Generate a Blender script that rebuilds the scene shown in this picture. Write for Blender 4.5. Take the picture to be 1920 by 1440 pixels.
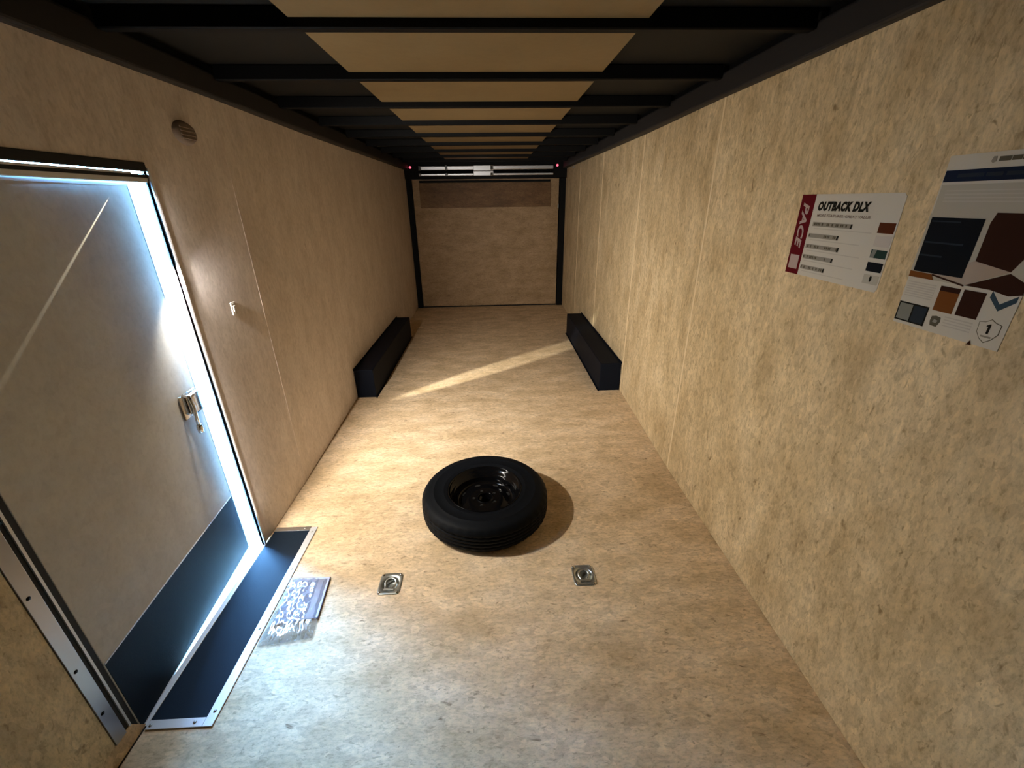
import bpy, bmesh, math, random
from mathutils import Matrix, Vector, noise as mnoise

for o in list(bpy.data.objects):
    bpy.data.objects.remove(o)
S = bpy.context.scene
C = S.collection
R = math.radians
random.seed(7)

# ------------------------------------------------------------------ camera
cam_d = bpy.data.cameras.new('camera')
cam_d.sensor_width = 36.0
cam_d.lens = 795.66 / 1920 * 36.0
cam_d.clip_start = 0.02
cam_d.clip_end = 200
cam = bpy.data.objects.new('camera', cam_d)
C.objects.link(cam)
right = Vector((0.99891092, -0.04514892, -0.01177088))
down = Vector((-0.02872389, -0.39625716, -0.91769014))
fwd = Vector((0.03676842, 0.91702881, -0.39712246))
m = Matrix((right, -down, -fwd)).transposed().to_4x4()
m.translation = Vector((0.0627, 0.0, 1.6762))
cam.matrix_world = m
S.camera = cam

# ------------------------------------------------------------------ sky, sun, daylight
world = bpy.data.worlds.new('sky')
S.world = world
world.use_nodes = True
bg = world.node_tree.nodes['Background']
bg.inputs[0].default_value = (0.28, 0.60, 1.0, 1)
bg.inputs[1].default_value = 90.0


def light(name, kind, loc, direction, energy, color, roll_axis=None):
    d = bpy.data.lights.new(name, kind)
    d.energy = energy
    d.color = color
    o = bpy.data.objects.new(name, d)
    C.objects.link(o)
    z = -Vector(direction).normalized()
    if roll_axis is None:
        o.rotation_euler = z.to_track_quat('Z', 'Y').to_euler()
        o.location = loc
    else:
        x = Vector(roll_axis)
        x = (x - z * x.dot(z)).normalized()
        y = z.cross(x)
        mm = Matrix((x, y, z)).transposed().to_4x4()
        mm.translation = Vector(loc)
        o.matrix_world = mm
    return o


sun = light('sun', 'SUN', (4, -3, 6), (-0.5, 0.3, -0.8), 30.0, (1.0, 0.9, 0.75))
sun.data.angle = R(0.5)
# broad patch of bright blue sky in front of the door gap
sky = light('blue_sky', 'SUN', (-5, 6, 6), (0.78, -0.62, -0.85), 165.0, (0.17, 0.50, 1.0))
sky.data.angle = R(58)
# the sky is sampled through the open slit of the side door
portal = light('door_gap_portal', 'AREA', (-1.235, 1.803, 0.885), (0, -1, 0), 1.0, (1, 1, 1))
portal.data.shape = 'RECTANGLE'
portal.data.size = 0.085
portal.data.size_y = 1.78
portal.data.cycles.is_portal = True
# sunlight glinting off the bright edge of the ajar door
glint = light('sun_glint_at_door', 'SPOT', (-1.199, 1.755, 1.42), (1.6, 1.1, -1.75), 92.0, (1.0, 0.90, 0.74))
glint.data.spot_size = R(158)
glint.data.spot_blend = 1.0
glint.data.shadow_soft_size = 0.010
# second spot at the glint, added to brighten the rear of the trailer
lobe = light('rear_fill_spot', 'SPOT', (-1.199, 1.755, 1.42), (1.2, 2.9, -1.1), 200.0, (1.0, 0.94, 0.87))
lobe.data.spot_size = R(112)
lobe.data.spot_blend = 1.0
lobe.data.shadow_soft_size = 0.010
# fill light added as a tall strip in the gap, softens the dark shadows
jamb = light('fill_strip_at_jamb', 'AREA', (-1.1925, 1.790, 0.95), (1.0, 0.45, 0.0), 10.0, (1.0, 0.92, 0.82), roll_axis=(0, 0, 1))
jamb.data.shape = 'RECTANGLE'
jamb.data.size = 1.5
jamb.data.size_y = 0.014
# sun reflected by the aluminium jamb: thin streak on the floor and on the door
streak = light('sun_streak_on_floor', 'SPOT', (-1.15, 1.86, 1.5), (1.25, 2.5, -1.5), 480.0, (1.0, 0.94, 0.78), roll_axis=(1.82, 1.40, 0))
streak.data.spot_size = R(42)
streak.data.spot_blend = 0.75
streak.data.shadow_soft_size = 0.004
streak.scale = (1.0, 0.10, 1.0)
streak2 = light('sun_streak_on_door', 'SPOT', (-1.165, 1.735, 1.742), (-0.075, -0.66, -0.48), 10.0, (1.0, 0.93, 0.72), roll_axis=(-0.6, 0.05, 0.05))
streak2.data.spot_size = R(110)
streak2.data.spot_blend = 0.6
streak2.data.shadow_soft_size = 0.002
streak2.scale = (1.0, 0.009, 1.0)

vs = S.view_settings
vs.view_transform = 'Standard'
vs.look = 'None'
vs.gamma = 1.0
vs.use_curve_mapping = False
vs.exposure = 0.14
S.cycles.max_bounces = 7
S.cycles.diffuse_bounces = 5
S.cycles.use_adaptive_sampling = True
S.cycles.adaptive_threshold = 0.04
S.cycles.glossy_bounces = 3
S.cycles.transmission_bounces = 2
S.cycles.caustics_reflective = False
S.cycles.caustics_refractive = False
S.cycles.sample_clamp_indirect = 6.0


# ------------------------------------------------------------------ materials
def mat(name, color=(0.5, 0.5, 0.5), rough=0.6, metal=0.0, spec=0.5, coat=0.0):
    mt = bpy.data.materials.new(name)
    mt.use_nodes = True
    b = mt.node_tree.nodes['Principled BSDF']
    b.inputs['Base Color'].default_value = (*color, 1)
    b.inputs['Roughness'].default_value = rough
    b.inputs['Metallic'].default_value = metal
    b.inputs['Specular IOR Level'].default_value = spec
    b.inputs['Coat Weight'].default_value = coat
    return mt


class G:
    """small helper for node graphs"""

    def __init__(self, mt):
        self.nt = mt.node_tree
        self.b = self.nt.nodes['Principled BSDF']

    def n(self, t, **kw):
        nd = self.nt.nodes.new(t)
        for k, v in kw.items():
            if k.startswith('i_'):
                nd.inputs[k[2:].replace('_', ' ')].default_value = v
            else:
                setattr(nd, k, v)
        return nd

    def l(self, a, b):
        self.nt.links.new(a, b)

    def coords(self, scale):
        tc = self.n('ShaderNodeTexCoord')
        mp = self.n('ShaderNodeMapping')
        mp.inputs['Scale'].default_value = scale
        self.l(tc.outputs['Object'], mp.inputs['Vector'])
        return mp.outputs['Vector']

    def ramp(self, src, stops):
        r = self.n('ShaderNodeValToRGB')
        e = r.color_ramp.elements
        while len(e) < len(stops):
            e.new(0.5)
        for el, (p, c) in zip(e, stops):
            el.position = p
            el.color = (*c, 1) if len(c) == 3 else c
        self.l(src, r.inputs[0])
        return r.outputs[0]

    def mix(self, fac, a, b, mode='MIX'):
        x = self.n('ShaderNodeMix', data_type='RGBA', blend_type=mode)
        if isinstance(fac, (int, float)):
            x.inputs[0].default_value = fac
        else:
            self.l(fac, x.inputs[0])
        for i, s in ((6, a), (7, b)):
            if isinstance(s, tuple):
                x.inputs[i].default_value = (*s, 1)
            else:
                self.l(s, x.inputs[i])
        return x.outputs[2]


def strand_board(name, light_c, mid_c, dark_c, fleck_c, stretch, fleck=0.8, rough=0.55, amount=1.0):
    """flaked wood panel: blotchy tans, elongated strands, sparse dark flecks"""
    mt = mat(name, mid_c, rough, 0, 0.3)
    g = G(mt)
    v1 = g.coords(tuple(s * 1.0 for s in stretch))
    big = g.n('ShaderNodeTexNoise', i_Scale=3.2, i_Detail=3.0, i_Roughness=0.6)
    g.l(v1, big.inputs['Vector'])
    base = g.ramp(big.outputs['Fac'], [(0.32, dark_c), (0.5, mid_c), (0.68, light_c)])
    # strands
    wob = g.n('ShaderNodeTexNoise', i_Scale=9.0, i_Detail=2.0)
    g.l(v1, wob.inputs['Vector'])
    add = g.n('ShaderNodeMixRGB', blend_type='ADD')
    add.inputs[0].default_value = 0.12
    g.l(v1, add.inputs[1])
    g.l(wob.outputs['Color'], add.inputs[2])
    vor = g.n('ShaderNodeTexVoronoi', i_Scale=24.0)
    g.l(add.outputs[0], vor.inputs['Vector'])
    cell = g.ramp(vor.outputs['Color'], [(0.0, (0.70, 0.68, 0.66)), (0.5, (1, 1, 1)), (1.0, (1.2, 1.2, 1.18))])
    c1 = g.mix(0.6 * amount, base, cell, 'MULTIPLY')
    fine = g.n('ShaderNodeTexNoise', i_Scale=42.0, i_Detail=4.0, i_Roughness=0.7)
    g.l(v1, fine.inputs['Vector'])
    fr = g.ramp(fine.outputs['Fac'], [(0.3, (0.68, 0.66, 0.62)), (0.5, (1, 1, 1)), (0.72, (1.22, 1.2, 1.16))])
    c2 = g.mix(0.9 * amount, c1, fr, 'MULTIPLY')
    # dark flecks
    fl = g.n('ShaderNodeTexNoise', i_Scale=15.0, i_Detail=3.0, i_Roughness=0.65, i_Distortion=0.5)
    g.l(v1, fl.inputs['Vector'])
    ff = g.ramp(fl.outputs['Fac'], [(0.635, (0, 0, 0)), (0.74, (fleck,) * 3)])
    c3 = g.mix(ff, c2, fleck_c)
    # many fine short scratches of bark
    fs = g.n('ShaderNodeTexNoise', i_Scale=38.0, i_Detail=2.0, i_Roughness=0.6, i_Distortion=0.8)
    g.l(v1, fs.inputs['Vector'])
    fsr = g.ramp(fs.outputs['Fac'], [(0.61, (0, 0, 0)), (0.72, (fleck * 0.75,) * 3)])
    c3 = g.mix(fsr, c3, tuple(0.35 * a + 0.65 * b_ for a, b_ in zip(dark_c, fleck_c)))
    g.l(c3, g.b.inputs['Base Color'])
    bp = g.n('ShaderNodeBump', i_Strength=0.12, i_Distance=0.004)
    g.l(fine.outputs['Fac'], bp.inputs['Height'])
    g.l(bp.outputs['Normal'], g.b.inputs['Normal'])
    return mt


M = {}
M['floor'] = strand_board('floor_board', (0.79, 0.625, 0.435), (0.69, 0.525, 0.34), (0.57, 0.425, 0.26), (0.17, 0.105, 0.055), (1.0, 2.1, 1.0))
M['wall'] = strand_board('wall_board', (0.71, 0.575, 0.37), (0.62, 0.49, 0.30), (0.51, 0.39, 0.225), (0.18, 0.115, 0.05), (1.0, 2.0, 0.95))
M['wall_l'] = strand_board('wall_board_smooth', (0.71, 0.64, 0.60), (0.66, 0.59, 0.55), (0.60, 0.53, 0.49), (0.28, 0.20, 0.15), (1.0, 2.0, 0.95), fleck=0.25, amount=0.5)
M['door'] = strand_board('door_board', (0.54, 0.53, 0.49), (0.51, 0.49, 0.45), (0.47, 0.45, 0.41), (0.3, 0.25, 0.2), (1.0, 1.2, 1.0), fleck=0.12, amount=0.3)
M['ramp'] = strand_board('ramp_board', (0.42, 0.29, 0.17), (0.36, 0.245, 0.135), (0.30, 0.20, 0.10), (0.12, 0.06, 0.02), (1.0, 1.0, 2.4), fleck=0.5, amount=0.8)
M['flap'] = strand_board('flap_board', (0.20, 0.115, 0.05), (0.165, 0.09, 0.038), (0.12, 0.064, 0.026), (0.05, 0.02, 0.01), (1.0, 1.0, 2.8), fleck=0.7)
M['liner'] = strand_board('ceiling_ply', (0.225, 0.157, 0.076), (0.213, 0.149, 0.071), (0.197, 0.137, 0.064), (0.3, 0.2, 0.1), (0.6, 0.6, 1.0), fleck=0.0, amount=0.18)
M['raw_edge'] = mat('raw_panel_edge', (0.78, 0.63, 0.41), 0.7)
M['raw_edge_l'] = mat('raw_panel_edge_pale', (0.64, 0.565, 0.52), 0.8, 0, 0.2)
M['alu_dark'] = mat('dull_aluminium', (0.36, 0.37, 0.40), 0.32, 1.0)
M['steel'] = mat('black_painted_steel', (0.004, 0.004, 0.0042), 0.6, 0, 0.12)
M['rail'] = mat('dark_grey_painted_steel', (0.022, 0.020, 0.020), 0.6, 0, 0.3)
M['skin'] = mat('dark_roof_sheet', (0.010, 0.0095, 0.008), 0.7, 0, 0.2)
M['white_skin'] = mat('outer_white_skin', (0.7, 0.7, 0.7), 0.4)
M['alu'] = mat('aluminium', (0.72, 0.73, 0.75), 0.34, 1.0)
M['alu_matte'] = mat('brushed_aluminium_trim', (0.66, 0.68, 0.72), 0.5, 0.55)
M['chrome'] = mat('chrome', (0.8, 0.8, 0.8), 0.12, 1.0)
M['zinc'] = mat('zinc_plated_steel', (0.50, 0.52, 0.50), 0.3, 0.9)
M['black_sheet'] = mat('black_sheet', (0.006, 0.014, 0.027), 0.7, 0, 0.15)  # blue in the base colour stands for sky sheen on black sheet
M['box'] = mat('wheel_box_black', (0.004, 0.006, 0.012), 0.6, 0, 0.1)
M['rubber'] = mat('tyre_rubber', (0.003, 0.004, 0.006), 0.6, 0, 0.1)
M['rim'] = mat('gloss_black_wheel', (0.0025, 0.0025, 0.003), 0.1, 0, 0.22)
M['hole'] = mat('dark_void', (0.004, 0.004, 0.004), 0.9)
M['gasket'] = mat('black_gasket', (0.01, 0.01, 0.01), 0.8)
M['white_plastic'] = mat('white_plastic', (0.50, 0.46, 0.43), 0.5)
M['vent'] = mat('brown_plastic', (0.20, 0.155, 0.125), 0.7, 0, 0.2)
M['paper'] = mat('poster_paper', (0.56, 0.54, 0.49), 0.85, 0, 0.12)
M['ink'] = mat('black_ink', (0.012, 0.012, 0.010), 0.85, 0, 0.12)
M['grey_ink'] = mat('grey_ink', (0.27, 0.255, 0.225), 0.85, 0, 0.12)
M['dark_grey_ink'] = mat('dark_grey_ink', (0.10, 0.09, 0.065), 0.85, 0, 0.12)
M['pink_ink'] = mat('brown_grey_ink', (0.20, 0.15, 0.13), 0.85, 0, 0.12)
M['faint_ink'] = mat('faint_grey_ink', (0.47, 0.45, 0.41), 0.85, 0, 0.12)
M['maroon'] = mat('maroon_ink', (0.10, 0.004, 0.008), 0.85, 0, 0.12)
M['pale_pink'] = mat('pale_pink_ink', (0.42, 0.33, 0.31), 0.85, 0, 0.12)
M['navy'] = mat('navy_ink', (0.008, 0.014, 0.035), 0.85, 0, 0.12)
M['navy2'] = mat('dark_navy_ink', (0.004, 0.006, 0.010), 0.85, 0, 0.12)
M['navy3'] = mat('muted_navy_ink', (0.02, 0.028, 0.04), 0.85, 0, 0.12)
M['steel_blue'] = mat('steel_blue_ink', (0.035, 0.06, 0.085), 0.85, 0, 0.12)
M['sw_brown'] = mat('red_brown_ink', (0.085, 0.022, 0.008), 0.85, 0, 0.12)
M['sw_orange'] = mat('orange_brown_ink', (0.16, 0.055, 0.012), 0.85, 0, 0.12)
M['sw_dark'] = mat('dark_brown_ink', (0.03, 0.01, 0.006), 0.85, 0, 0.12)
M['sw_green'] = mat('dark_green_ink', (0.02, 0.045, 0.04), 0.85, 0, 0.12)
M['sw_grey'] = mat('light_grey_ink', (0.50, 0.47, 0.45), 0.85, 0, 0.12)
M['sw_granite'] = mat('granite_grey_ink', (0.20, 0.21, 0.195), 0.85, 0, 0.12)
M['photo_white'] = mat('photo_off_white', (0.40, 0.33, 0.28), 0.85, 0, 0.12)
M['photo_grey'] = mat('photo_warm_grey', (0.42, 0.40, 0.35), 0.85, 0, 0.12)
M['book'] = mat('booklet_cover', (0.55, 0.56, 0.72), 0.85, 0, 0.12)
M['book_dark'] = mat('booklet_edge', (0.06, 0.05, 0.07), 0.85, 0, 0.12)
M['ground'] = mat('outside_concrete', (0.6, 0.57, 0.5), 0.8)

g = G(M['black_sheet'])
nz = g.n('ShaderNodeTexNoise', i_Scale=260.0, i_Detail=2.0)
g.l(g.coords((1, 1, 1)), nz.inputs['Vector'])
bp = g.n('ShaderNodeBump', i_Strength=0.25, i_Distance=0.002)
g.l(nz.outputs['Fac'], bp.inputs['Height'])
g.l(bp.outputs['Normal'], g.b.inputs['Normal'])

red = bpy.data.materials.new('red_lens_lit')
red.use_nodes = True
b = red.node_tree.nodes['Principled BSDF']
b.inputs['Base Color'].default_value = (0.6, 0.02, 0.05, 1)
b.inputs['Emission Color'].default_value = (1.0, 0.10, 0.16, 1)
b.inputs['Emission Strength'].default_value = 2.2
M['red'] = red

film = bpy.data.materials.new('clear_plastic_film')
film.use_nodes = True
nt = film.node_tree
nt.nodes.clear()
out = nt.nodes.new('ShaderNodeOutputMaterial')
tr = nt.nodes.new('ShaderNodeBsdfTransparent')
gl = nt.nodes.new('ShaderNodeBsdfGlossy')
gl.inputs['Roughness'].default_value = 0.13
df = nt.nodes.new('ShaderNodeBsdfDiffuse')
df.inputs['Color'].default_value = (0.75, 0.8, 0.85, 1)
mx = nt.nodes.new('ShaderNodeMixShader')
mx.inputs[0].default_value = 0.5
nt.links.new(tr.outputs[0], mx.inputs[1])
nt.links.new(gl.outputs[0], mx.inputs[2])
mx2 = nt.nodes.new('ShaderNodeMixShader')
mx2.inputs[0].default_value = 0.10
nt.links.new(mx.outputs[0], mx2.inputs[1])
nt.links.new(df.outputs[0], mx2.inputs[2])
nt.links.new(mx2.outputs[0], out.inputs['Surface'])
M['film'] = film


# ------------------------------------------------------------------ mesh helpers
def link(name, me, material, parent=None, loc=None, rot=None):
    o = bpy.data.objects.new(name, me)
    C.objects.link(o)
    if material is not None and not me.materials:
        me.materials.append(M[material] if isinstance(material, str) else material)
    if parent:
        o.parent = parent
    if loc:
        o.location = loc
    if rot:
        o.rotation_euler = rot
    return o


def from_bm(name, bm, material, parent=None, smooth=False, loc=None, rot=None):
    bmesh.ops.recalc_face_normals(bm, faces=bm.faces)
    me = bpy.data.meshes.new(name)
    bm.to_mesh(me)
    bm.free()
    if smooth:
        for p in me.polygons:
            p.use_smooth = True
    return link(name, me, material, parent, loc, rot)


def box_bm(x0, x1, y0, y1, z0, z1, bevel=0.0, seg=2, bm=None):
    tmp = bmesh.new()
    bmesh.ops.create_cube(tmp, size=1.0)
    for v in tmp.verts:
        v.co = Vector(((x0 + x1) / 2 + v.co.x * (x1 - x0), (y0 + y1) / 2 + v.co.y * (y1 - y0), (z0 + z1) / 2 + v.co.z * (z1 - z0)))
    if bevel > 0:
        bmesh.ops.bevel(tmp, geom=list(tmp.edges), offset=bevel, segments=seg, profile=0.5, affect='EDGES')
    if bm is None:
        return tmp
    me = bpy.data.meshes.new('t')
    tmp.to_mesh(me)
    tmp.free()
    bm.from_mesh(me)
    bpy.data.meshes.remove(me)
    return bm


def box(name, x0, x1, y0, y1, z0, z1, material, parent=None, bevel=0.0, seg=2):
    return from_bm(name, box_bm(x0, x1, y0, y1, z0, z1, bevel, seg), material, parent)


def lathe_bm(profile, segs=64, rfun=None, bm=None, closed=False):
    bm = bm or bmesh.new()
    rings = []
    for j, (r, z) in enumerate(profile):
        ring = []
        for i in range(segs):
            a = 2 * math.pi * i / segs
            rr = r if rfun is None else rfun(j, i, r)
            ring.append(bm.verts.new((rr * math.cos(a), rr * math.sin(a), z)))
        rings.append(ring)
    n = len(rings)
    for j in range(n if closed else n - 1):
        A, B = rings[j], rings[(j + 1) % n]
        for i in range(segs):
            k = (i + 1) % segs
            bm.faces.new((A[i], A[k], B[k], B[i]))
    return bm


def tube_bm(path, radius, segs=10, bm=None, cyclic=False):
    bm = bm or bmesh.new()
    pts = [Vector(p) for p in path]
    n = len(pts)
    prev = None
    rings = []
    for i, p in enumerate(pts):
        a = pts[(i - 1) % n] if (cyclic or i > 0) else p
        c = pts[(i + 1) % n] if (cyclic or i < n - 1) else p
        t = (c - a).normalized()
        if prev is None:
            u = t.orthogonal().normalized()
        else:
            u = (prev - t * prev.dot(t)).normalized()
        prev = u
        w = t.cross(u)
        rings.append([bm.verts.new(p + radius * (math.cos(2 * math.pi * k / segs) * u + math.sin(2 * math.pi * k / segs) * w)) for k in range(segs)])
    for i in range(n if cyclic else n - 1):
        A, B = rings[i], rings[(i + 1) % n]
        for k in range(segs):
            q = (k + 1) % segs
            bm.faces.new((A[k], A[q], B[q], B[k]))
    if not cyclic:
        bm.faces.new(list(reversed(rings[0])))
        bm.faces.new(rings[-1])
    return bm


def slab_with_holes(name, x0, x1, y0, y1, z0, z1, holes, material, axis='z', parent=None):
    """flat slab in the XY plane with rectangular holes"""
    xs = sorted({x0, x1, *[h[0] for h in holes], *[h[1] for h in holes]})
    ys = sorted({y0, y1, *[h[2] for h in holes], *[h[3] for h in holes]})
    xs = [x for x in xs if x0 <= x <= x1]
    ys = [y for y in ys if y0 <= y <= y1]
    inside = lambda cx, cy: not any(h[0] < cx < h[1] and h[2] < cy < h[3] for h in holes)
    bm = bmesh.new()
    vt = {}

    def V(x, y, z):
        k = (x, y, z)
        if k not in vt:
            vt[k] = bm.verts.new(k)
        return vt[k]
    cell = {}
    for i in range(len(xs) - 1):
        for j in range(len(ys) - 1):
            cell[i, j] = inside((xs[i] + xs[i + 1]) / 2, (ys[j] + ys[j + 1]) / 2)
    for (i, j), ok in cell.items():
        if not ok:
            continue
        a, b_, c, d = xs[i], xs[i + 1], ys[j], ys[j + 1]
        bm.faces.new([V(a, c, z1), V(b_, c, z1), V(b_, d, z1), V(a, d, z1)])
        bm.faces.new([V(a, d, z0), V(b_, d, z0), V(b_, c, z0), V(a, c, z0)])
        for (di, dj, p, q) in ((-1, 0, (a, c), (a, d)), (1, 0, (b_, c), (b_, d)), (0, -1, (a, c), (b_, c)), (0, 1, (a, d), (b_, d))):
            if not cell.get((i + di, j + dj), False):
                bm.faces.new([V(*p, z0), V(*q, z0), V(*q, z1), V(*p, z1)])
    return from_bm(name, bm, material, parent)


def empty(name, loc=(0, 0, 0), rz=0.0):
    o = bpy.data.objects.new(name, None)
    C.objects.link(o)
    o.location = loc
    o.rotation_euler = (0, 0, rz)
    o.empty_display_size = 0.1
    return o


def tag(o, label, cat, group=None):
    o['label'] = label
    o['category'] = cat
    if group:
        o['group'] = group
    return o


def struct(o):
    o['kind'] = 'structure'
    return o


def copy_tree(o, parent=None):
    c = o.copy()
    C.objects.link(c)
    c.parent = parent
    for ch in o.children:
        copy_tree(ch, c)
    return c


# ------------------------------------------------------------------ outside ground
struct(box('ground', -14, 12, -12, 16, -0.62, -0.6, 'ground'))

# ------------------------------------------------------------------ floor
FY0, FY1 = -1.7, 7.33
AN = [(-0.4705, 1.508), (0.4603, 1.507)]            # floor anchors
hs = 0.043
floor = slab_with_holes('floor', -1.262, 1.262, FY0, FY1, -0.03, 0.0,
                        [(-1.262, -1.2, 0.945, 1.86)] + [(x - hs, x + hs, y - hs, y + hs) for x, y in AN], 'floor')
struct(floor)
# dark seam strip along the foot of the near left wall
struct(box('trim_1', -1.2, -1.196, FY0, 0.945, 0.0, 0.003, 'gasket'))

def hang(ob, parent):
    ob.parent = parent
    ob.matrix_parent_inverse = Matrix.Translation(-parent.location)
    return ob


def splay(ob, side):
    for v in ob.data.vertices:                       # the panel leans out to the wider rear part
        v.co.x += side * 0.035 * (v.co.y - 2.36) / 1.255


# ------------------------------------------------------------------ right wall
wrf = struct(empty('wall_right', (1.2, 0.0, 0.0)))
wr = struct(box('wall_right_rear', 1.262, 1.268, FY0, FY1, -0.05, 2.28, 'white_skin'))
ztop = 2.14
ys = [FY0, 2.36, 3.615, 4.88, 6.11, 7.3]
for i in range(len(ys) - 1):
    x = 1.2 if ys[i] < 2.4 else 1.235
    pn = box('wall_panel', x, x + 0.012, ys[i] + 0.0015, ys[i + 1] - 0.0015, 0.002, ztop, 'wall', wr, 0.002, 1)
    if i < 2:
        hang(pn, wrf)
    if i == 1:
        splay(pn, 1)
    if i >= 2:
        box('joint_strip', 1.2325, 1.2352, ys[i] - 0.007, ys[i] + 0.007, 0.002, 2.118, 'raw_edge', wr)
hang(box('joint_strip', 1.1988, 1.2, 2.352, 2.368, 0.002, 2.118, 'raw_edge'), wrf)

# ------------------------------------------------------------------ left wall (with the door opening)
DY0, DY1, DZ = 0.915, 1.80, 1.786
wlf = struct(empty('wall_left', (-1.2, 0.0, 0.0)))
wl = slab_with_holes('wall_left_rear', -0.05, 2.28, FY0, FY1, -1.268, -1.262, [(-0.05, 1.80, 0.93, 1.865)], 'white_skin')
for v in wl.data.vertices:                                      # built flat, turned upright: (z, y, x)
    v.co = Vector((v.co.z, v.co.y, v.co.x))
wl.data.flip_normals()
struct(wl)
hang(box('wall_panel', -1.212, -1.2, FY0, 0.853, 0.072, ztop, 'wall', None, 0.002, 1), wlf)
# panel piece above the door, and the panels beyond it
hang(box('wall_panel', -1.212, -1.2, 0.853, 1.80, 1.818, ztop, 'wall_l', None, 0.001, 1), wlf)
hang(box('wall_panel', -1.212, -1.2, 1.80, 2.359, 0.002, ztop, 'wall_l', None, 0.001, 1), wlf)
for i in range(1, len(ys) - 1):
    xo = 0.0 if i > 1 else 0.035
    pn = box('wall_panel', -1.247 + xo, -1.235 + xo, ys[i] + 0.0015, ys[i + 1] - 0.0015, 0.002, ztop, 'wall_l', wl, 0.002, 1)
    if i == 1:
        splay(pn, -1)
        hang(pn, wlf)
    if i > 1:
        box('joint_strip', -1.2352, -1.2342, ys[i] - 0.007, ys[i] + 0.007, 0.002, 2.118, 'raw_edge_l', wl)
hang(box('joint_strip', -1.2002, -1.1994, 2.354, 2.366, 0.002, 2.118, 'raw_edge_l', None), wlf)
# hidden studs that close the wall round the opening
hang(box('wall_stud', -1.262, -1.212, 1.87, 1.91, -0.03, 2.25, 'rail', None), wlf)
hang(box('wall_stud', -1.262, -1.212, 0.875, 0.915, -0.03, 2.25, 'rail', None), wlf)
hang(box('wall_header', -1.262, -1.212, 0.915, 1.87, 1.80, 1.84, 'rail', None), wlf)
# sloping-ended base board by the hinge side
bm = bmesh.new()
prof = [(FY0, 0.0), (0.953, 0.0), (0.914, 0.074), (FY0, 0.074)]
va = [bm.verts.new((-1.2, y, z)) for y, z in prof]
vb = [bm.verts.new((-1.208, y, z)) for y, z in prof]
bm.faces.new(va)
bm.faces.new(list(reversed(vb)))
for i in range(4):
    j = (i + 1) % 4
    bm.faces.new((va[i], vb[i], vb[j], va[j]))
struct(from_bm('baseboard_left', bm, 'floor'))

# ------------------------------------------------------------------ front wall (behind the viewer)
struct(box('wall_front', -1.268, 1.268, FY0 - 0.02, FY0, -0.05, 2.28, 'wall'))

# ------------------------------------------------------------------ ceiling
ceil = struct(box('ceiling', -1.268, 1.268, FY0 - 0.02, FY1 + 0.02, 2.25, 2.262, 'skin'))
bow_y = [1.75 + 0.632 * k for k in range(-5, 9)]                # centre lines of the roof bows
bow_me = None
for y in bow_y:
    if bow_me is None:
        bm = box_bm(-1.168, 1.168, -0.02, 0.02, 2.19, 2.2495, 0.004, 1)
        ob = from_bm('roof_bow', bm, 'steel', ceil)
        bow_me = ob.data
    else:
        ob = link('roof_bow', bow_me, None, ceil)
    ob.location = (0, y, 0)
for a, b_ in zip([FY0 - 0.02] + bow_y, bow_y + [7.19]):
    if b_ - a > 0.1:
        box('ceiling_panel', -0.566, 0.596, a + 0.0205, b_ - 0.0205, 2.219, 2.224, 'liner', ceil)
for i, s in enumerate((-1, 1)):
    rl = box('trim_%d' % (i + 2), min(s * 1.17, s * 1.262), max(s * 1.17, s * 1.262), FY0, 7.2, 2.118, 2.2495 if False else 2.218, 'rail', None, 0.012, 3)
    struct(rl)
    # flange that carries the roof sheet
    box('flange', min(s * 1.2, s * 1.262), max(s * 1.2, s * 1.262), FY0, 7.2, 2.218, 2.2495, 'steel', rl)

# ------------------------------------------------------------------ rear: frame and ramp door
wb = struct(box('wall_rear', -1.268, 1.268, 7.33, 7.345, -0.05, 2.28, 'white_skin'))
box('header', -1.25, 1.25, 7.2, 7.329, 1.99, 2.2495, 'steel', wb, 0.004, 1)
box('corner_post', -1.25, -1.152, 7.26, 7.329, 0.0, 1.99, 'steel', wb, 0.003, 1)
box('corner_post', 1.14, 1.25, 7.26, 7.329, 0.0, 1.99, 'steel', wb, 0.003, 1)
d2 = struct(empty('door_2', (0, 7.3, 0)))


def dbox(n, x0, x1, y0, y1, z0, z1, mt, par=d2, bev=0.0):
    bmm = box_bm(x0, x1, y0 - 7.3, y1 - 7.3, z0, z1, bev, 1)
    return from_bm(n, bmm, mt, par)


dbox('bottom_gap', -1.145, 1.130, 7.29, 7.325, 0.002, 0.022, 'hole')
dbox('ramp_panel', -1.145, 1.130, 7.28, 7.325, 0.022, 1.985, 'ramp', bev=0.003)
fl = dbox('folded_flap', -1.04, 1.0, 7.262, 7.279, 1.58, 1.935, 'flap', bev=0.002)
dbox('flap_shadow_strip', -1.03, 0.99, 7.258, 7.279, 1.938, 1.968, 'steel')  # black strip put in for the shadow in the gap above the flap
dbox('side_latch', 1.116, 1.128, 7.25, 7.27, 1.56, 1.62, 'zinc')

# ramp spring across the rear header
sp = tag(empty('ramp_spring', (0, 7.16, 2.083)), 'silver ramp spring bars with black coil under the ceiling above the rear ramp door', 'ramp spring')


def sbox(n, x0, x1, y0, y1, z0, z1, mt, bev=0.0):
    return from_bm(n, box_bm(x0, x1, y0 - 7.16, y1 - 7.16, z0 - 2.083, z1 - 2.083, bev, 2), mt, sp)


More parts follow.
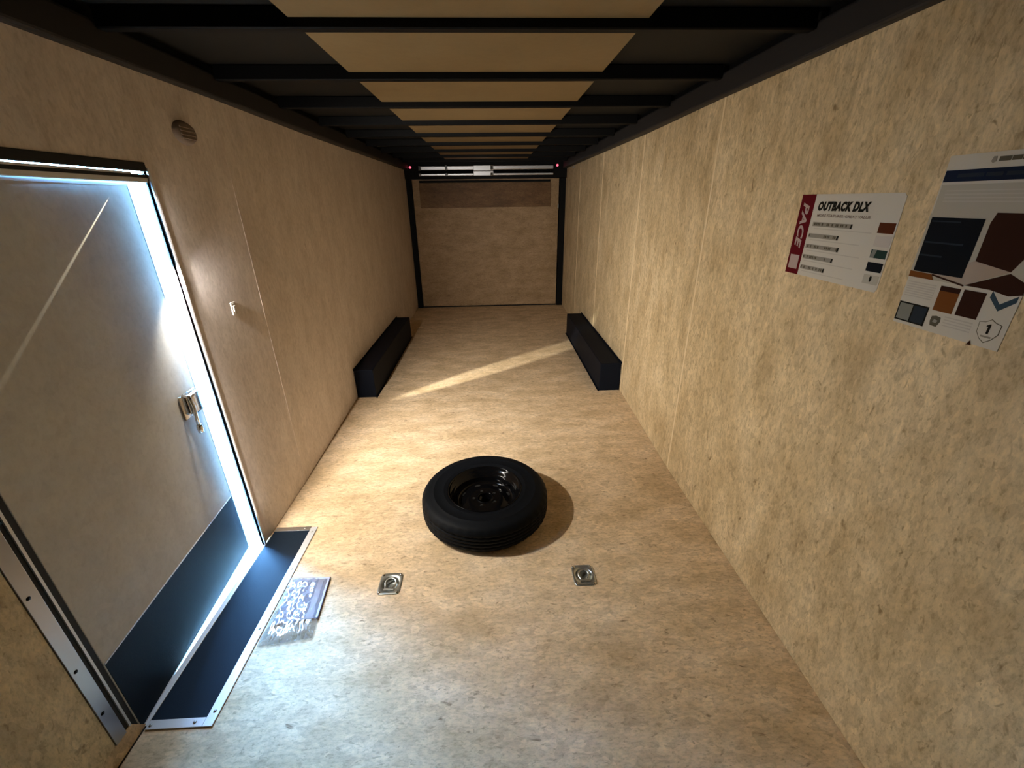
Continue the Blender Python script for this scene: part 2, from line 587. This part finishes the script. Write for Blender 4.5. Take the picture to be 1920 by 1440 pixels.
sbox('upper_rail', -1.01, 1.02, 7.14, 7.199, 2.104, 2.160, 'alu', 0.008)
sbox('lower_rail', -1.01, 1.02, 7.15, 7.199, 2.028, 2.058, 'alu', 0.006)
for x0, x1 in ((-1.0, -0.195), (0.115, 1.0)):
    bm = tube_bm([(x0, 0.02, 0.0), (x1, 0.02, 0.0)], 0.012, 10)
    path = []
    turns = 46
    for k in range(turns * 10 + 1):
        a = 2 * math.pi * k / 10
        path.append((x0 + (x1 - x0) * k / (turns * 10), 0.012 + 0.02 * math.cos(a), 0.02 * math.sin(a)))
    tube_bm(path, 0.0055, 6, bm)
    from_bm('spring_coil', bm, 'steel', sp, True)
sbox('center_bracket', -0.19, 0.11, 7.128, 7.145, 2.024, 2.085, 'alu', 0.004)
sbox('center_bracket', -0.19, 0.11, 7.128, 7.145, 2.089, 2.162, 'alu', 0.004)
for x in (-0.99, -0.595, 0.085):
    sbox('collar', x - 0.018, x + 0.018, 7.122, 7.2, 2.022, 2.064, 'chrome', 0.004)
    sbox('collar', x - 0.018, x + 0.018, 7.122, 7.2, 2.100, 2.166, 'chrome', 0.004)

# two lit red lamps
for x, z, lb in ((-1.137, 2.147, 'tiny glowing red lamp in the left rear corner under the roof'), (1.084, 2.158, 'tiny glowing red lamp in the right rear corner under the roof')):
    ml = tag(empty('marker_light', (x, 7.2, z)), lb, 'marker light', 'red marker lamps')
    bm = lathe_bm([(0.0001, 0.0), (0.024, 0.0), (0.024, 0.006), (0.02, 0.01), (0.0001, 0.01)], 16)
    from_bm('housing', bm, 'steel', ml, rot=(R(90), 0, 0))
    bm = lathe_bm([(0.017, 0.0), (0.016, 0.008), (0.011, 0.014), (0.0001, 0.017)], 16)
    from_bm('red_lens', bm, 'red', ml, True, loc=(0, -0.01, 0), rot=(R(90), 0, 0))

# small clip at the end of the right rail
cl = tag(empty('wire_clip', (1.222, 6.6, 2.095)), 'small pale metal clip at the far end of the right wall below the roof rail', 'clip')
from_bm('clip_plate', box_bm(-0.004, 0.012, -0.05, 0.05, -0.012, 0.012, 0.003, 1), 'zinc', cl)
from_bm('clip_hook', tube_bm([(-0.004, -0.03, 0), (-0.02, -0.03, 0), (-0.026, 0.0, 0.0), (-0.02, 0.03, 0), (-0.004, 0.03, 0)], 0.004, 8), 'zinc', cl, True)

# ------------------------------------------------------------------ side door, ajar
d1 = struct(empty('door_1', (-1.205, 0.937, 0.0), R(4.8)))


def leaf(n, x0, x1, y0, y1, z0, z1, mt, bev=0.0, par=d1):
    return from_bm(n, box_bm(x0, x1, y0, y1, z0, z1, bev, 2), mt, par)


leaf('leaf', -0.03, 0.0, 0.0, 0.853, 0.006, 1.748, 'door', 0.002)
leaf('added_gap_flange', -0.034, -0.030, -0.01, 0.915, -0.02, 1.785, 'white_skin')  # unseen flange, added to limit the angle of daylight through the gap
leaf('kick_panel', 0.0, 0.002, 0.004, 0.85, 0.006, 0.338, 'black_sheet')
leaf('kick_trim', 0.0, 0.0025, 0.004, 0.85, 0.338, 0.3415, 'alu_matte')
leaf('edge_trim', -0.03, 0.0015, 0.853, 0.856, 0.006, 1.748, 'alu_matte')
leaf('top_trim', -0.004, 0.004, 0.0, 0.855, 1.742, 1.7495, 'alu_matte')
leaf('threshold_seal', -0.004, 0.003, 0.004, 0.85, 0.002, 0.008, 'alu_matte')
# latch
lt = empty('latch', (0.002, 0.765, 0.885))
lt.parent = d1
leaf('latch_plate', -0.001, 0.006, -0.045, 0.07, -0.055, 0.055, 'chrome', 0.004, lt)
leaf('latch_body', 0.004, 0.030, -0.012, 0.064, -0.046, 0.048, 'chrome', 0.012, lt)
from_bm('latch_lever', tube_bm([(0.012, -0.03, 0.055), (0.036, -0.03, 0.05), (0.042, -0.028, 0.0), (0.036, -0.026, -0.05), (0.034, -0.024, -0.10)], 0.007, 12), 'chrome', lt, True)
from_bm('latch_knob', lathe_bm([(0.0001, -0.02), (0.010, -0.018), (0.012, 0.0), (0.010, 0.018), (0.0001, 0.02)], 16), 'chrome', lt, True, loc=(0.034, -0.023, -0.105))

# door frame trims (fixed to the wall)
fr = struct(empty('trim_4', (-1.2, DY0, 0)))


def frame(n, x0, x1, y0, y1, z0, z1, mt, bev=0.0):
    return from_bm(n, box_bm(x0 + 1.2, x1 + 1.2, y0 - DY0, y1 - DY0, z0, z1, bev, 2), mt, fr)


frame('hinge_jamb', -1.21, -1.196, 0.853, 0.892, 0.072, 1.83, 'alu_dark', 0.001)
frame('hinge_groove', -1.21, -1.203, 0.892, 0.908, 0.072, 1.80, 'gasket')
frame('hinge_bead', -1.21, -1.198, 0.908, 0.915, 0.072, 1.80, 'alu_matte')
frame('hinge_gasket', -1.24, -1.206, 0.915, 0.936, 0.0, 1.80, 'gasket')
frame('head_cover', -1.21, -1.196, 0.853, 1.80, 1.789, 1.819, 'gasket', 0.003)
frame('head_bead', -1.21, -1.197, 0.915, 1.72, 1.778, 1.7845, 'alu_matte')
frame('head_gasket', -1.23, -1.2, 0.915, 1.80, 1.768, 1.7785, 'gasket')
frame('head_jamb', -1.23, -1.202, 0.915, 1.80, 1.7525, 1.768, 'alu_matte', 0.001)
frame('latch_jamb', -1.2125, -1.1945, 1.80, 1.812, 0.0, 1.80, 'alu_matte', 0.001)
frame('sill_edge', -1.217, -1.194, 0.945, 1.80, -0.03, 0.004, 'alu_matte', 0.001)
for z in (0.22, 0.42, 0.72, 1.05, 1.4):
    bm = lathe_bm([(0.0001, 0.003), (0.005, 0.002), (0.006, 0.0)], 10)
    from_bm('screw', bm, 'steel', fr, True, loc=(0.004, 0.866 - DY0, z), rot=(0, R(90), 0))

# ------------------------------------------------------------------ black door plate on the floor
sl = tag(empty('threshold_plate', (-1.09, 1.43, 0.0)), 'black sheet with bright metal edging on the floor inside the open side door', 'threshold plate')


def splate(n, x0, x1, y0, y1, z0, z1, mt, bev=0.0):
    return from_bm(n, box_bm(x0 + 1.09, x1 + 1.09, y0 - 1.43, y1 - 1.43, z0, z1, bev, 1), mt, sl)


splate('plate', -1.192, -0.985, 0.957, 1.915, 0.0, 0.003, 'black_sheet')
splate('edge_strip', -0.998, -0.963, 0.932, 1.92, 0.003, 0.006, 'alu_matte', 0.001)
splate('edge_strip', -1.192, -0.998, 0.932, 0.962, 0.003, 0.006, 'alu_matte', 0.001)
splate('edge_strip', -1.192, -0.998, 1.895, 1.925, 0.003, 0.006, 'alu', 0.001)
for x, y in ((-1.18, 0.945), (-1.03, 0.947), (-0.98, 0.98), (-0.98, 1.30), (-0.98, 1.62), (-0.98, 1.88), (-1.03, 1.91)):
    bm = lathe_bm([(0.0001, 0.0035), (0.004, 0.0028), (0.0062, 0.0)], 12)
    from_bm('screw', bm, 'zinc', sl, True, loc=(x + 1.09, y - 1.43, 0.006))

# ------------------------------------------------------------------ wheel boxes
for s, lb in ((-1, 'long black wheel box against the left wall'), (1, 'long black wheel box against the right wall')):
    xi = 1.06 if s < 0 else 1.036
    wbx = tag(empty('wheel_box', (s * 1.145, 4.6, 0)), lb, 'wheel box', 'wheel boxes')
    a, b_ = sorted((s * xi, s * 1.232))
    ox = s * 1.145
    # shell: front, back, inner side and top as one folded sheet
    from_bm('shell', box_bm(a - ox, b_ - ox, 3.65 - 4.6, 5.56 - 4.6, 0.001, 0.275, 0.006, 2), 'box', wbx)
    fx = sorted((s * (xi - 0.012), s * xi))
    from_bm('floor_flange', box_bm(fx[0] - ox, fx[1] - ox, 3.64 - 4.6, 5.57 - 4.6, 0.0005, 0.004), 'box', wbx)
    for z0 in (0.262,):
        wx = sorted((s * 1.227, s * 1.232))
        from_bm('wall_flange', box_bm(wx[0] - ox, wx[1] - ox, 3.64 - 4.6, 5.57 - 4.6, 0.272, 0.288), 'box', wbx)

# ------------------------------------------------------------------ spare tyre
ty = tag(empty('spare_wheel', (-0.021, 2.012, 0.0), R(20)), 'black spare tyre on a gloss black wheel lying flat on the floor', 'tyre')
half = []
z_mid = 0.106
prof = [(0.196, 0.192), (0.203, 0.203), (0.213, 0.2065), (0.222, 0.2075), (0.2245, 0.2095), (0.2275, 0.2095), (0.230, 0.2085),
        (0.255, 0.2115), (0.275, 0.2120), (0.2775, 0.2135), (0.2805, 0.2135), (0.283, 0.2115), (0.300, 0.2085), (0.318, 0.2015), (0.326, 0.196), (0.333, 0.188),
        (0.3385, 0.178), (0.3425, 0.170), (0.3445, 0.160), (0.3452, 0.151), (0.3385, 0.149), (0.3385, 0.143), (0.3458, 0.141), (0.3462, 0.124), (0.339, 0.122), (0.339, 0.116), (0.3464, 0.114)]
full = prof + [(r, 2 * z_mid - z) for r, z in reversed(prof)]
NS = 168
shoulder = {15, 16, 17, 18}
n_full = len(full)
shoulder |= {n_full - 1 - k for k in shoulder}
rib = {19, 22, 23, 26}
rib |= {n_full - 1 - k for k in rib}


def rf(j, i, r):
    if j in shoulder:
        return r - (0.0035 if (i % 4) in (0,) else 0.0)
    if j in rib:
        return r - (0.002 if (i % 3) == 0 else 0.0)
    return r


full = [(r * 1.04, z * 0.79) for r, z in full]
from_bm('tyre', lathe_bm(full, NS, rf), 'rubber', ty, True)
rimp = [(0.150, 0.012), (0.190, 0.008), (0.2005, 0.006), (0.2055, 0.012), (0.1985, 0.02), (0.186, 0.03), (0.170, 0.06), (0.170, 0.15), (0.186, 0.178),
        (0.1965, 0.186), (0.2015, 0.196), (0.2045, 0.2045), (0.202, 0.208), (0.1985, 0.206), (0.196, 0.196), (0.190, 0.184), (0.181, 0.178), (0.1775, 0.165), (0.172, 0.158),
        (0.166, 0.150), (0.162, 0.125), (0.160, 0.105), (0.152, 0.094), (0.140, 0.090), (0.128, 0.094), (0.112, 0.104), (0.095, 0.112), (0.080, 0.114),
        (0.062, 0.111), (0.050, 0.110), (0.044, 0.113), (0.041, 0.112), (0.040, 0.100), (0.040, 0.06)]
rimp = [(r * 1.04, z * 0.79) for r, z in rimp]
from_bm('wheel', lathe_bm(rimp, 96), 'rim', ty, True)
for k in range(5):
    a = 2 * math.pi * k / 5 + 0.3
    lh = from_bm('lug_hole', lathe_bm([(0.0001, 0.0008), (0.008, 0.0008), (0.0085, 0.0018), (0.0115, 0.0018), (0.013, 0.0)], 20), 'rim', ty, True,
                 loc=(0.066 * math.cos(a), 0.066 * math.sin(a), 0.0885))
    from_bm('hole', lathe_bm([(0.0001, 0.0013), (0.0078, 0.0013), (0.0078, 0.0006)], 16), 'hole', lh)
for k in range(8):
    a = 2 * math.pi * k / 8
    bm = lathe_bm([(0.0001, 0.001), (0.010, 0.001), (0.011, 0.0)], 16)
    for v in bm.verts:
        v.co.y *= 1.6
    from_bm('vent_hole', bm, 'hole', ty, False, loc=(0.143 * math.cos(a), 0.143 * math.sin(a), 0.0722), rot=(0, 0, a))
from_bm('valve_stem', tube_bm([(0.168, 0.03, 0.102), (0.155, 0.028, 0.112), (0.143, 0.026, 0.120)], 0.0045, 10), 'rubber', ty, True)
from_bm('hub_ring', lathe_bm([(0.0415, 0.087), (0.042, 0.0915), (0.047, 0.0925), (0.050, 0.0885)], 48), 'rim', ty, True)

# ------------------------------------------------------------------ floor anchors (recessed tie-down rings)


def make_anchor():
    t = empty('floor_anchor', (0, 0, 0))
    # plate: rounded square with a dished round recess
    bm = bmesh.new()
    N = 48
    hw, hl, rc = 0.054, 0.062, 0.014

    def rsq(a, hw, hl, rc):
        c, s_ = math.cos(a), math.sin(a)
        p = 7.0
        k = (abs(c) ** p + abs(s_) ** p) ** (-1 / p)
        return hw * c * k, hl * s_ * k
    rings = []
    spec = [('sq', 1.0, 0.0), ('sq', 0.985, 0.003), ('sq', 0.93, 0.0038), ('c', 0.0425, 0.0038), ('c', 0.0405, 0.0022), ('c', 0.036, -0.010), ('c', 0.028, -0.0155), ('c', 0.012, -0.0165), ('c', 0.0005, -0.0165)]
    for kind, q, z in spec:
        ring = []
        for i in range(N):
            a = 2 * math.pi * i / N
            if kind == 'sq':
                x, y = rsq(a, hw * q, hl * q, rc)
            else:
                x, y = q * math.cos(a), q * math.sin(a)
            ring.append(bm.verts.new((x, y, z)))
        rings.append(ring)
    for A, B in zip(rings, rings[1:]):
        for i in range(N):
            k = (i + 1) % N
            bm.faces.new((A[i], A[k], B[k], B[i]))
    bm.faces.new(rings[-1])
    from_bm('pan', bm, 'zinc', t, True)
    # ring: D shape lying in the pan
    path = []
    for k in range(25):
        a = R(-35 + 250 * k / 24)
        path.append((0.025 * math.cos(a), 0.004 + 0.025 * math.sin(a), 0.0 + 0.004 * math.sin(a)))
    path.append((-0.018, -0.030, 0.003))
    path.append((0.018, -0.030, 0.003))
    from_bm('ring', tube_bm(path, 0.0052, 10, None, True), 'zinc', t, True)
    from_bm('ring_clamp', box_bm(-0.024, 0.024, -0.042, -0.030, 0.0036, 0.0085, 0.002, 2), 'zinc', t)
    for sx in (-1, 1):
        for sy in (-1, 1):
            bm = lathe_bm([(0.0001, 0.004), (0.004, 0.0035), (0.0065, 0.001), (0.007, 0.0)], 14)
            from_bm('bolt', bm, 'chrome', t, True, loc=(sx * 0.042, sy * 0.05, 0.0036))
    return t


an = make_anchor()
an.location = (AN[0][0], AN[0][1], 0)
tag(an, 'recessed metal tie-down ring in the floor, nearer the open side door', 'tie-down ring', 'floor tie-down rings')
an2 = copy_tree(an)
an2.location = (AN[1][0], AN[1][1], 0)
tag(an2, 'recessed metal tie-down ring in the floor, nearer the right wall', 'tie-down ring', 'floor tie-down rings')

# ------------------------------------------------------------------ plastic bag with a booklet
bag = tag(empty('plastic_bag', (-0.86, 1.40, 0.0)), 'crinkled clear plastic bag with papers on the floor beside the black door plate', 'bag')
cor = [(-0.768, 1.562), (-0.738, 1.245), (-0.952, 1.216), (-0.958, 1.565)]      # far right, near right, near left, far left


def bil(u, v):                                                    # u: left to right, v: near to far
    fr_, nr, nl, fl_ = [Vector((x, y, 0)) for x, y in cor]
    return (nl * (1 - u) + nr * u) * (1 - v) + (fl_ * (1 - u) + fr_ * u) * v


bm = bmesh.new()
NU, NV = 44, 62
top = []
for j in range(NV + 1):
    row = []
    for i in range(NU + 1):
        u, v = i / NU, j / NV
        p = bil(u, v)
        edge = min(u, 1 - u, v * 1.4, (1 - v) * 1.4)
        k = min(1.0, edge * 8)
        h = 0.007 + 0.006 * k
        w = Vector((p.x * 26, p.y * 15, 0.3))
        rough = abs(mnoise.noise(w)) + 0.6 * abs(mnoise.noise(w * 2.1 + Vector((3, 1, 7))))
        calm = 0.18 if (u > 0.72 and v > 0.28) else 1.0
        h += 0.016 * rough * k * calm
        row.append(bm.verts.new((p.x + 0.86, p.y - 1.40, h)))
    top.append(row)
for j in range(NV):
    for i in range(NU):
        bm.faces.new((top[j][i], top[j][i + 1], top[j + 1][i + 1], top[j + 1][i]))
from_bm('film', bm, 'film', bag, True)
bm = bmesh.new()
q = [bil(0.10, 0.27), bil(0.985, 0.30), bil(0.985, 0.985), bil(0.10, 0.97)]
lo = [bm.verts.new((p.x + 0.86, p.y - 1.40, 0.0065)) for p in q]
hi = [bm.verts.new((p.x + 0.86, p.y - 1.40, 0.0105)) for p in q]
bm.faces.new(hi)
bm.faces.new(list(reversed(lo)))
for i in range(4):
    k = (i + 1) % 4
    bm.faces.new((lo[i], lo[k], hi[k], hi[i]))
from_bm('papers', bm, 'book', bag)
bm = bmesh.new()
q = [bil(0.965, 0.28), bil(1.0, 0.28), bil(1.0, 0.985), bil(0.975, 0.985)]
lo = [bm.verts.new((p.x + 0.86, p.y - 1.40, 0.0062)) for p in q]
hi = [bm.verts.new((p.x + 0.86, p.y - 1.40, 0.0098)) for p in q]
bm.faces.new(hi)
for i in range(4):
    k = (i + 1) % 4
    bm.faces.new((lo[i], lo[k], hi[k], hi[i]))
from_bm('dark_spine', bm, 'book_dark', bag)

# ------------------------------------------------------------------ wall bits on the left
sw = tag(empty('light_switch', (-1.2, 2.09, 1.212)), 'small white light switch on the left wall beyond the side door', 'light switch')
from_bm('switch_plate', box_bm(0, 0.006, -0.018, 0.018, -0.031, 0.031, 0.003, 2), 'white_plastic', sw)
from_bm('rocker', box_bm(0.004, 0.010, -0.008, 0.008, -0.014, 0.014, 0.002, 2), 'white_plastic', sw)
for z in (-0.023, 0.023):
    from_bm('screw', lathe_bm([(0.0001, 0.0015), (0.0025, 0.001), (0.003, 0)], 10), 'zinc', sw, True, loc=(0.006, 0, z), rot=(0, R(90), 0))

vt_ = tag(empty('wall_vent', (-1.2, 2.085, 1.948)), 'oval brown vent cover high on the left wall above the side door', 'vent')
bm = lathe_bm([(0.0001, 0.016), (0.6, 0.016), (0.85, 0.013), (1.0, 0.0)], 40)
for v in bm.verts:
    v.co = Vector((v.co.z, v.co.x * 0.072, v.co.y * 0.046))
from_bm('cover', bm, 'vent', vt_, True)
for z in (-0.02, -0.007, 0.007, 0.02):
    from_bm('louver', box_bm(0.012, 0.019, -0.045, 0.045, z - 0.003, z + 0.003, 0.001, 1), 'vent', vt_)


# ------------------------------------------------------------------ posters
def poster_root(name, y0, z0, label):
    o = bpy.data.objects.new(name, None)
    C.objects.link(o)
    mm = Matrix(((0, 0, -1), (-1, 0, 0), (0, 1, 0))).to_4x4()      # local X -> -y, local Y -> +z, local Z -> -x
    mm.translation = Vector((1.2, y0, z0))
    o.matrix_world = mm
    tag(o, label, 'poster', 'sales posters on the right wall')
    return o


def sheet(name, pts, parent, material, z, th=0.0003):
    bm = bmesh.new()
    a = [bm.verts.new((x, y, z + th)) for x, y in pts]
    b2 = [bm.verts.new((x, y, z)) for x, y in pts]
    bm.faces.new(a)
    bm.faces.new(list(reversed(b2)))
    n = len(pts)
    for i in range(n):
        k = (i + 1) % n
        bm.faces.new((a[i], b2[i], b2[k], a[k]))
    return from_bm(name, bm, material, parent)


def rect(name, u0, v0, u1, v1, parent, material, z=0.0012, skew=0.0):
    return sheet(name, [(u0, v0), (u1, v0), (u1 + skew, v1), (u0 + skew, v1)], parent, material, z)


def text(name, body, u, v, w, h, parent, material, z=0.0016, bold=0.0, shear=0.0, rot=0.0, space=1.0):
    cu = bpy.data.curves.new('t', 'FONT')
    cu.body = body
    cu.offset = bold
    cu.shear = shear
    cu.space_character = space
    cu.resolution_u = 4
    ob = bpy.data.objects.new('t', cu)
    C.objects.link(ob)
    bpy.context.view_layer.update()
    dg = bpy.context.evaluated_depsgraph_get()
    me = bpy.data.meshes.new_from_object(ob.evaluated_get(dg))
    bpy.data.objects.remove(ob)
    xs_ = [p.co.x for p in me.vertices]
    ys_ = [p.co.y for p in me.vertices]
    x0, x1, y0, y1 = min(xs_), max(xs_), min(ys_), max(ys_)
    c, s_ = math.cos(rot), math.sin(rot)
    for p in me.vertices:
        a = (p.co.x - x0) / (x1 - x0) * w
        b2 = (p.co.y - y0) / (y1 - y0) * h
        p.co = Vector((u + c * a - s_ * b2, v + s_ * a + c * b2, z))
    me.materials.clear()
    return link(name, me, material, parent)


# poster with the red stripe
p1 = poster_root('feature_poster', 1.642, 1.41, 'white wide poster with red side stripe and black OUTBACK DLX title on right wall')
sheet('sheet', [(0, 0), (0.418, 0.0), (0.424, 0.01), (0.424, 0.264), (0.415, 0.273), (0, 0.273)], p1, 'paper', 0.0003, 0.0007)
rect('red_stripe', 0.0, 0.0, 0.071, 0.273, p1, 'maroon')
rect('pale_square', 0.011, 0.018, 0.059, 0.067, p1, 'pale_pink', 0.0016)
text('logo', 'PACE', 0.0165, 0.246, 0.155, 0.034, p1, 'pale_pink', 0.0018, 0.035, 0.25, R(-90))
text('title', 'OUTBACK DLX', 0.093, 0.2205, 0.222, 0.030, p1, 'ink', 0.0016, 0.07, 0.2, 0.0, 1.12)
text('subtitle', 'MORE FEATURES. GREAT VALUE.', 0.098, 0.2015, 0.231, 0.0085, p1, 'pink_ink', 0.0016, 0.02)
rows = [(0.087, 0.170, 0.266), (0.080, 0.132, 0.222), (0.079, 0.096, 0.237), (0.078, 0.060, 0.224), (0.078, 0.0235, 0.198)]
for u0, v0, u1 in rows:
    rect('row_bar', u0, v0, u1, v0 + 0.014, p1, 'grey_ink')
    u = u0 + 0.001
    k = 0
    while u < u1 - 0.012:
        w_ = random.choice((0.004, 0.005, 0.006))
        rect('row_mark', u, v0 + 0.0035, u + w_, v0 + 0.0115, p1, 'dark_grey_ink' if random.random() < 0.55 else 'grey_ink', 0.0016)
        u += w_ + random.choice((0.0018, 0.0022, 0.004))
    rect('row_end', u1 - 0.009, v0, u1 - 0.003, v0 + 0.014, p1, 'ink', 0.0016, 0.003)
    rect('row_line', u0 + 0.01, v0 - 0.0085, min(u1 + 0.09, 0.345), v0 - 0.0055, p1, 'faint_ink')
for v0, v1, mt in ((0.165, 0.194, 'sw_brown'), (0.1275, 0.1585, 'sw_grey'), (0.0955, 0.119, 'sw_green'), (0.0565, 0.083, 'navy2'), (0.0205, 0.047, 'photo_grey')):
    rect('swatch', 0.364, v0, 0.419, v1, p1, mt)
rect('swatch_pale_edge', 0.364, 0.0955, 0.378, 0.119, p1, 'sw_granite', 0.0016, 0.006)  # paler printed band at the left of the green swatch
sheet('swatch_mark', [(0.3905, 0.026), (0.395, 0.033), (0.3945, 0.042), (0.390, 0.045), (0.3865, 0.040), (0.3875, 0.031)], p1, 'ink', 0.0016)

# tall poster, partly out of the picture
p2 = poster_root('warranty_poster', 1.133, 1.348, 'tall poster with navy banner and a shield marked 1 at the right picture edge')
sheet('sheet', [(0, 0), (0.271, 0.0), (0.271, 0.416), (0, 0.416)], p2, 'paper', 0.0003, 0.0007)
rect('banner', 0.002, 0.357, 0.271, 0.383, p2, 'navy')
for a, b2 in ((0.035, 0.095), (0.10, 0.135), (0.142, 0.19)):
    rect('banner_text', a, 0.3665, b2, 0.3745, p2, 'navy3', 0.0016)
text_dark = [(0.115, 0.139), (0.141, 0.160), (0.162, 0.2)]
for a, b2 in text_dark:
    rect('heading_text', a, 0.396, b2, 0.4055, p2, 'dark_grey_ink', 0.0016)
sheet('heading_mark', [(0.099, 0.397), (0.104, 0.393), (0.110, 0.396), (0.109, 0.406), (0.102, 0.407)], p2, 'grey_ink', 0.0016)
rect('grey_field', 0.004, 0.285, 0.271, 0.351, p2, 'photo_grey')
for v in (0.336, 0.328, 0.320, 0.312):
    rect('field_line', 0.02, v, 0.25, v + 0.0025, p2, 'faint_ink', 0.0016)
rect('photo', 0.0, 0.126, 0.271, 0.285, p2, 'photo_grey', 0.0012)
rect('dark_block', 0.008, 0.142, 0.137, 0.276, p2, 'navy2', 0.0020)
rect('block_line', 0.012, 0.265, 0.085, 0.268, p2, 'navy3', 0.0024)
rect('block_line', 0.012, 0.214, 0.11, 0.218, p2, 'navy3', 0.0024)
rect('block_line', 0.012, 0.182, 0.07, 0.186, p2, 'navy3', 0.0024)
sheet('photo_brown', [(0.151, 0.183), (0.231, 0.170), (0.245, 0.200), (0.262, 0.23), (0.262, 0.29), (0.156, 0.290), (0.150, 0.268)], p2, 'sw_dark', 0.0016)
sheet('photo_panel', [(0.134, 0.176), (0.150, 0.184), (0.231, 0.170), (0.147, 0.127), (0.064, 0.141), (0.134, 0.143)], p2, 'photo_white', 0.0018)
sheet('photo_dark_base', [(0.147, 0.127), (0.232, 0.167), (0.271, 0.150), (0.271, 0.127), (0.246, 0.120), (0.205, 0.127)], p2, 'sw_dark', 0.0016)  # dark brown printed shape at the foot of the picture
sheet('photo_line', [(0.062, 0.141), (0.147, 0.1275), (0.147, 0.1235), (0.062, 0.137)], p2, 'sw_dark', 0.0022)
sheet('photo_floor', [(0.0, 0.126), (0.07, 0.126), (0.06, 0.140), (0.0, 0.141)], p2, 'sw_orange', 0.0018)
rect('lower_field', 0.0, 0.0, 0.271, 0.126, p2, 'paper', 0.0011)
for v in (0.112, 0.106, 0.100, 0.094, 0.088, 0.082, 0.076):
    rect('text_line', 0.005, v, 0.084, v + 0.0025, p2, 'faint_ink', 0.0016)
rect('swatch_frame', 0.001, 0.008, 0.087, 0.059, p2, 'ink', 0.0016)
rect('granite_swatch', 0.005, 0.012, 0.043, 0.055, p2, 'sw_granite', 0.0020)
rect('dark_swatch', 0.047, 0.012, 0.083, 0.055, p2, 'navy3', 0.0020)
rect('orange_swatch', 0.096, 0.055, 0.145, 0.117, p2, 'sw_orange', 0.0016)
rect('swatch_dark_band', 0.096, 0.105, 0.145, 0.117, p2, 'sw_dark', 0.0020)  # darker printed band along the top of the orange swatch
rect('brown_swatch', 0.153, 0.056, 0.203, 0.118, p2, 'sw_dark', 0.0016)
sheet('chevron', [(0.213, 0.126), (0.236, 0.100), (0.266, 0.124), (0.266, 0.110), (0.238, 0.085), (0.212, 0.111)], p2, 'steel_blue', 0.0016)
sh = [(0.212, 0.056), (0.225, 0.058), (0.236, 0.066), (0.247, 0.060), (0.260, 0.057), (0.260, 0.035), (0.250, 0.020), (0.237, 0.010), (0.224, 0.018), (0.214, 0.032)]
cx = sum(p[0] for p in sh) / len(sh)
cy = sum(p[1] for p in sh) / len(sh)
sheet('shield_outline', sh, p2, 'dark_grey_ink', 0.0014)
sheet('shield_field', [(cx + (x - cx) * 0.93, cy + (y - cy) * 0.93) for x, y in sh], p2, 'paper', 0.0018)
sheet('shield_number', [(0.2345, 0.032), (0.2395, 0.032), (0.2395, 0.0545), (0.2365, 0.0545), (0.2310, 0.0505), (0.2310, 0.0465), (0.2345, 0.0485)], p2, 'ink', 0.0023)
rect('shield_line', 0.226, 0.023, 0.248, 0.027, p2, 'grey_ink', 0.0022)
sheet('badge', [(0.103, 0.017), (0.120, 0.016), (0.126, 0.030), (0.124, 0.041), (0.112, 0.043), (0.101, 0.040), (0.100, 0.028)], p2, 'dark_grey_ink', 0.0016)
sheet('badge_light', [(0.107, 0.026), (0.117, 0.025), (0.120, 0.032), (0.110, 0.034)], p2, 'grey_ink', 0.0020)
for v in (0.044, 0.037, 0.030, 0.023):
    rect('text_line', 0.133, v, 0.200, v + 0.0025, p2, 'faint_ink', 0.0016)
sheet('dark_fleck', [(0.204, -0.004), (0.214, -0.003), (0.210, 0.008)], p2, 'sw_dark', 0.0024)
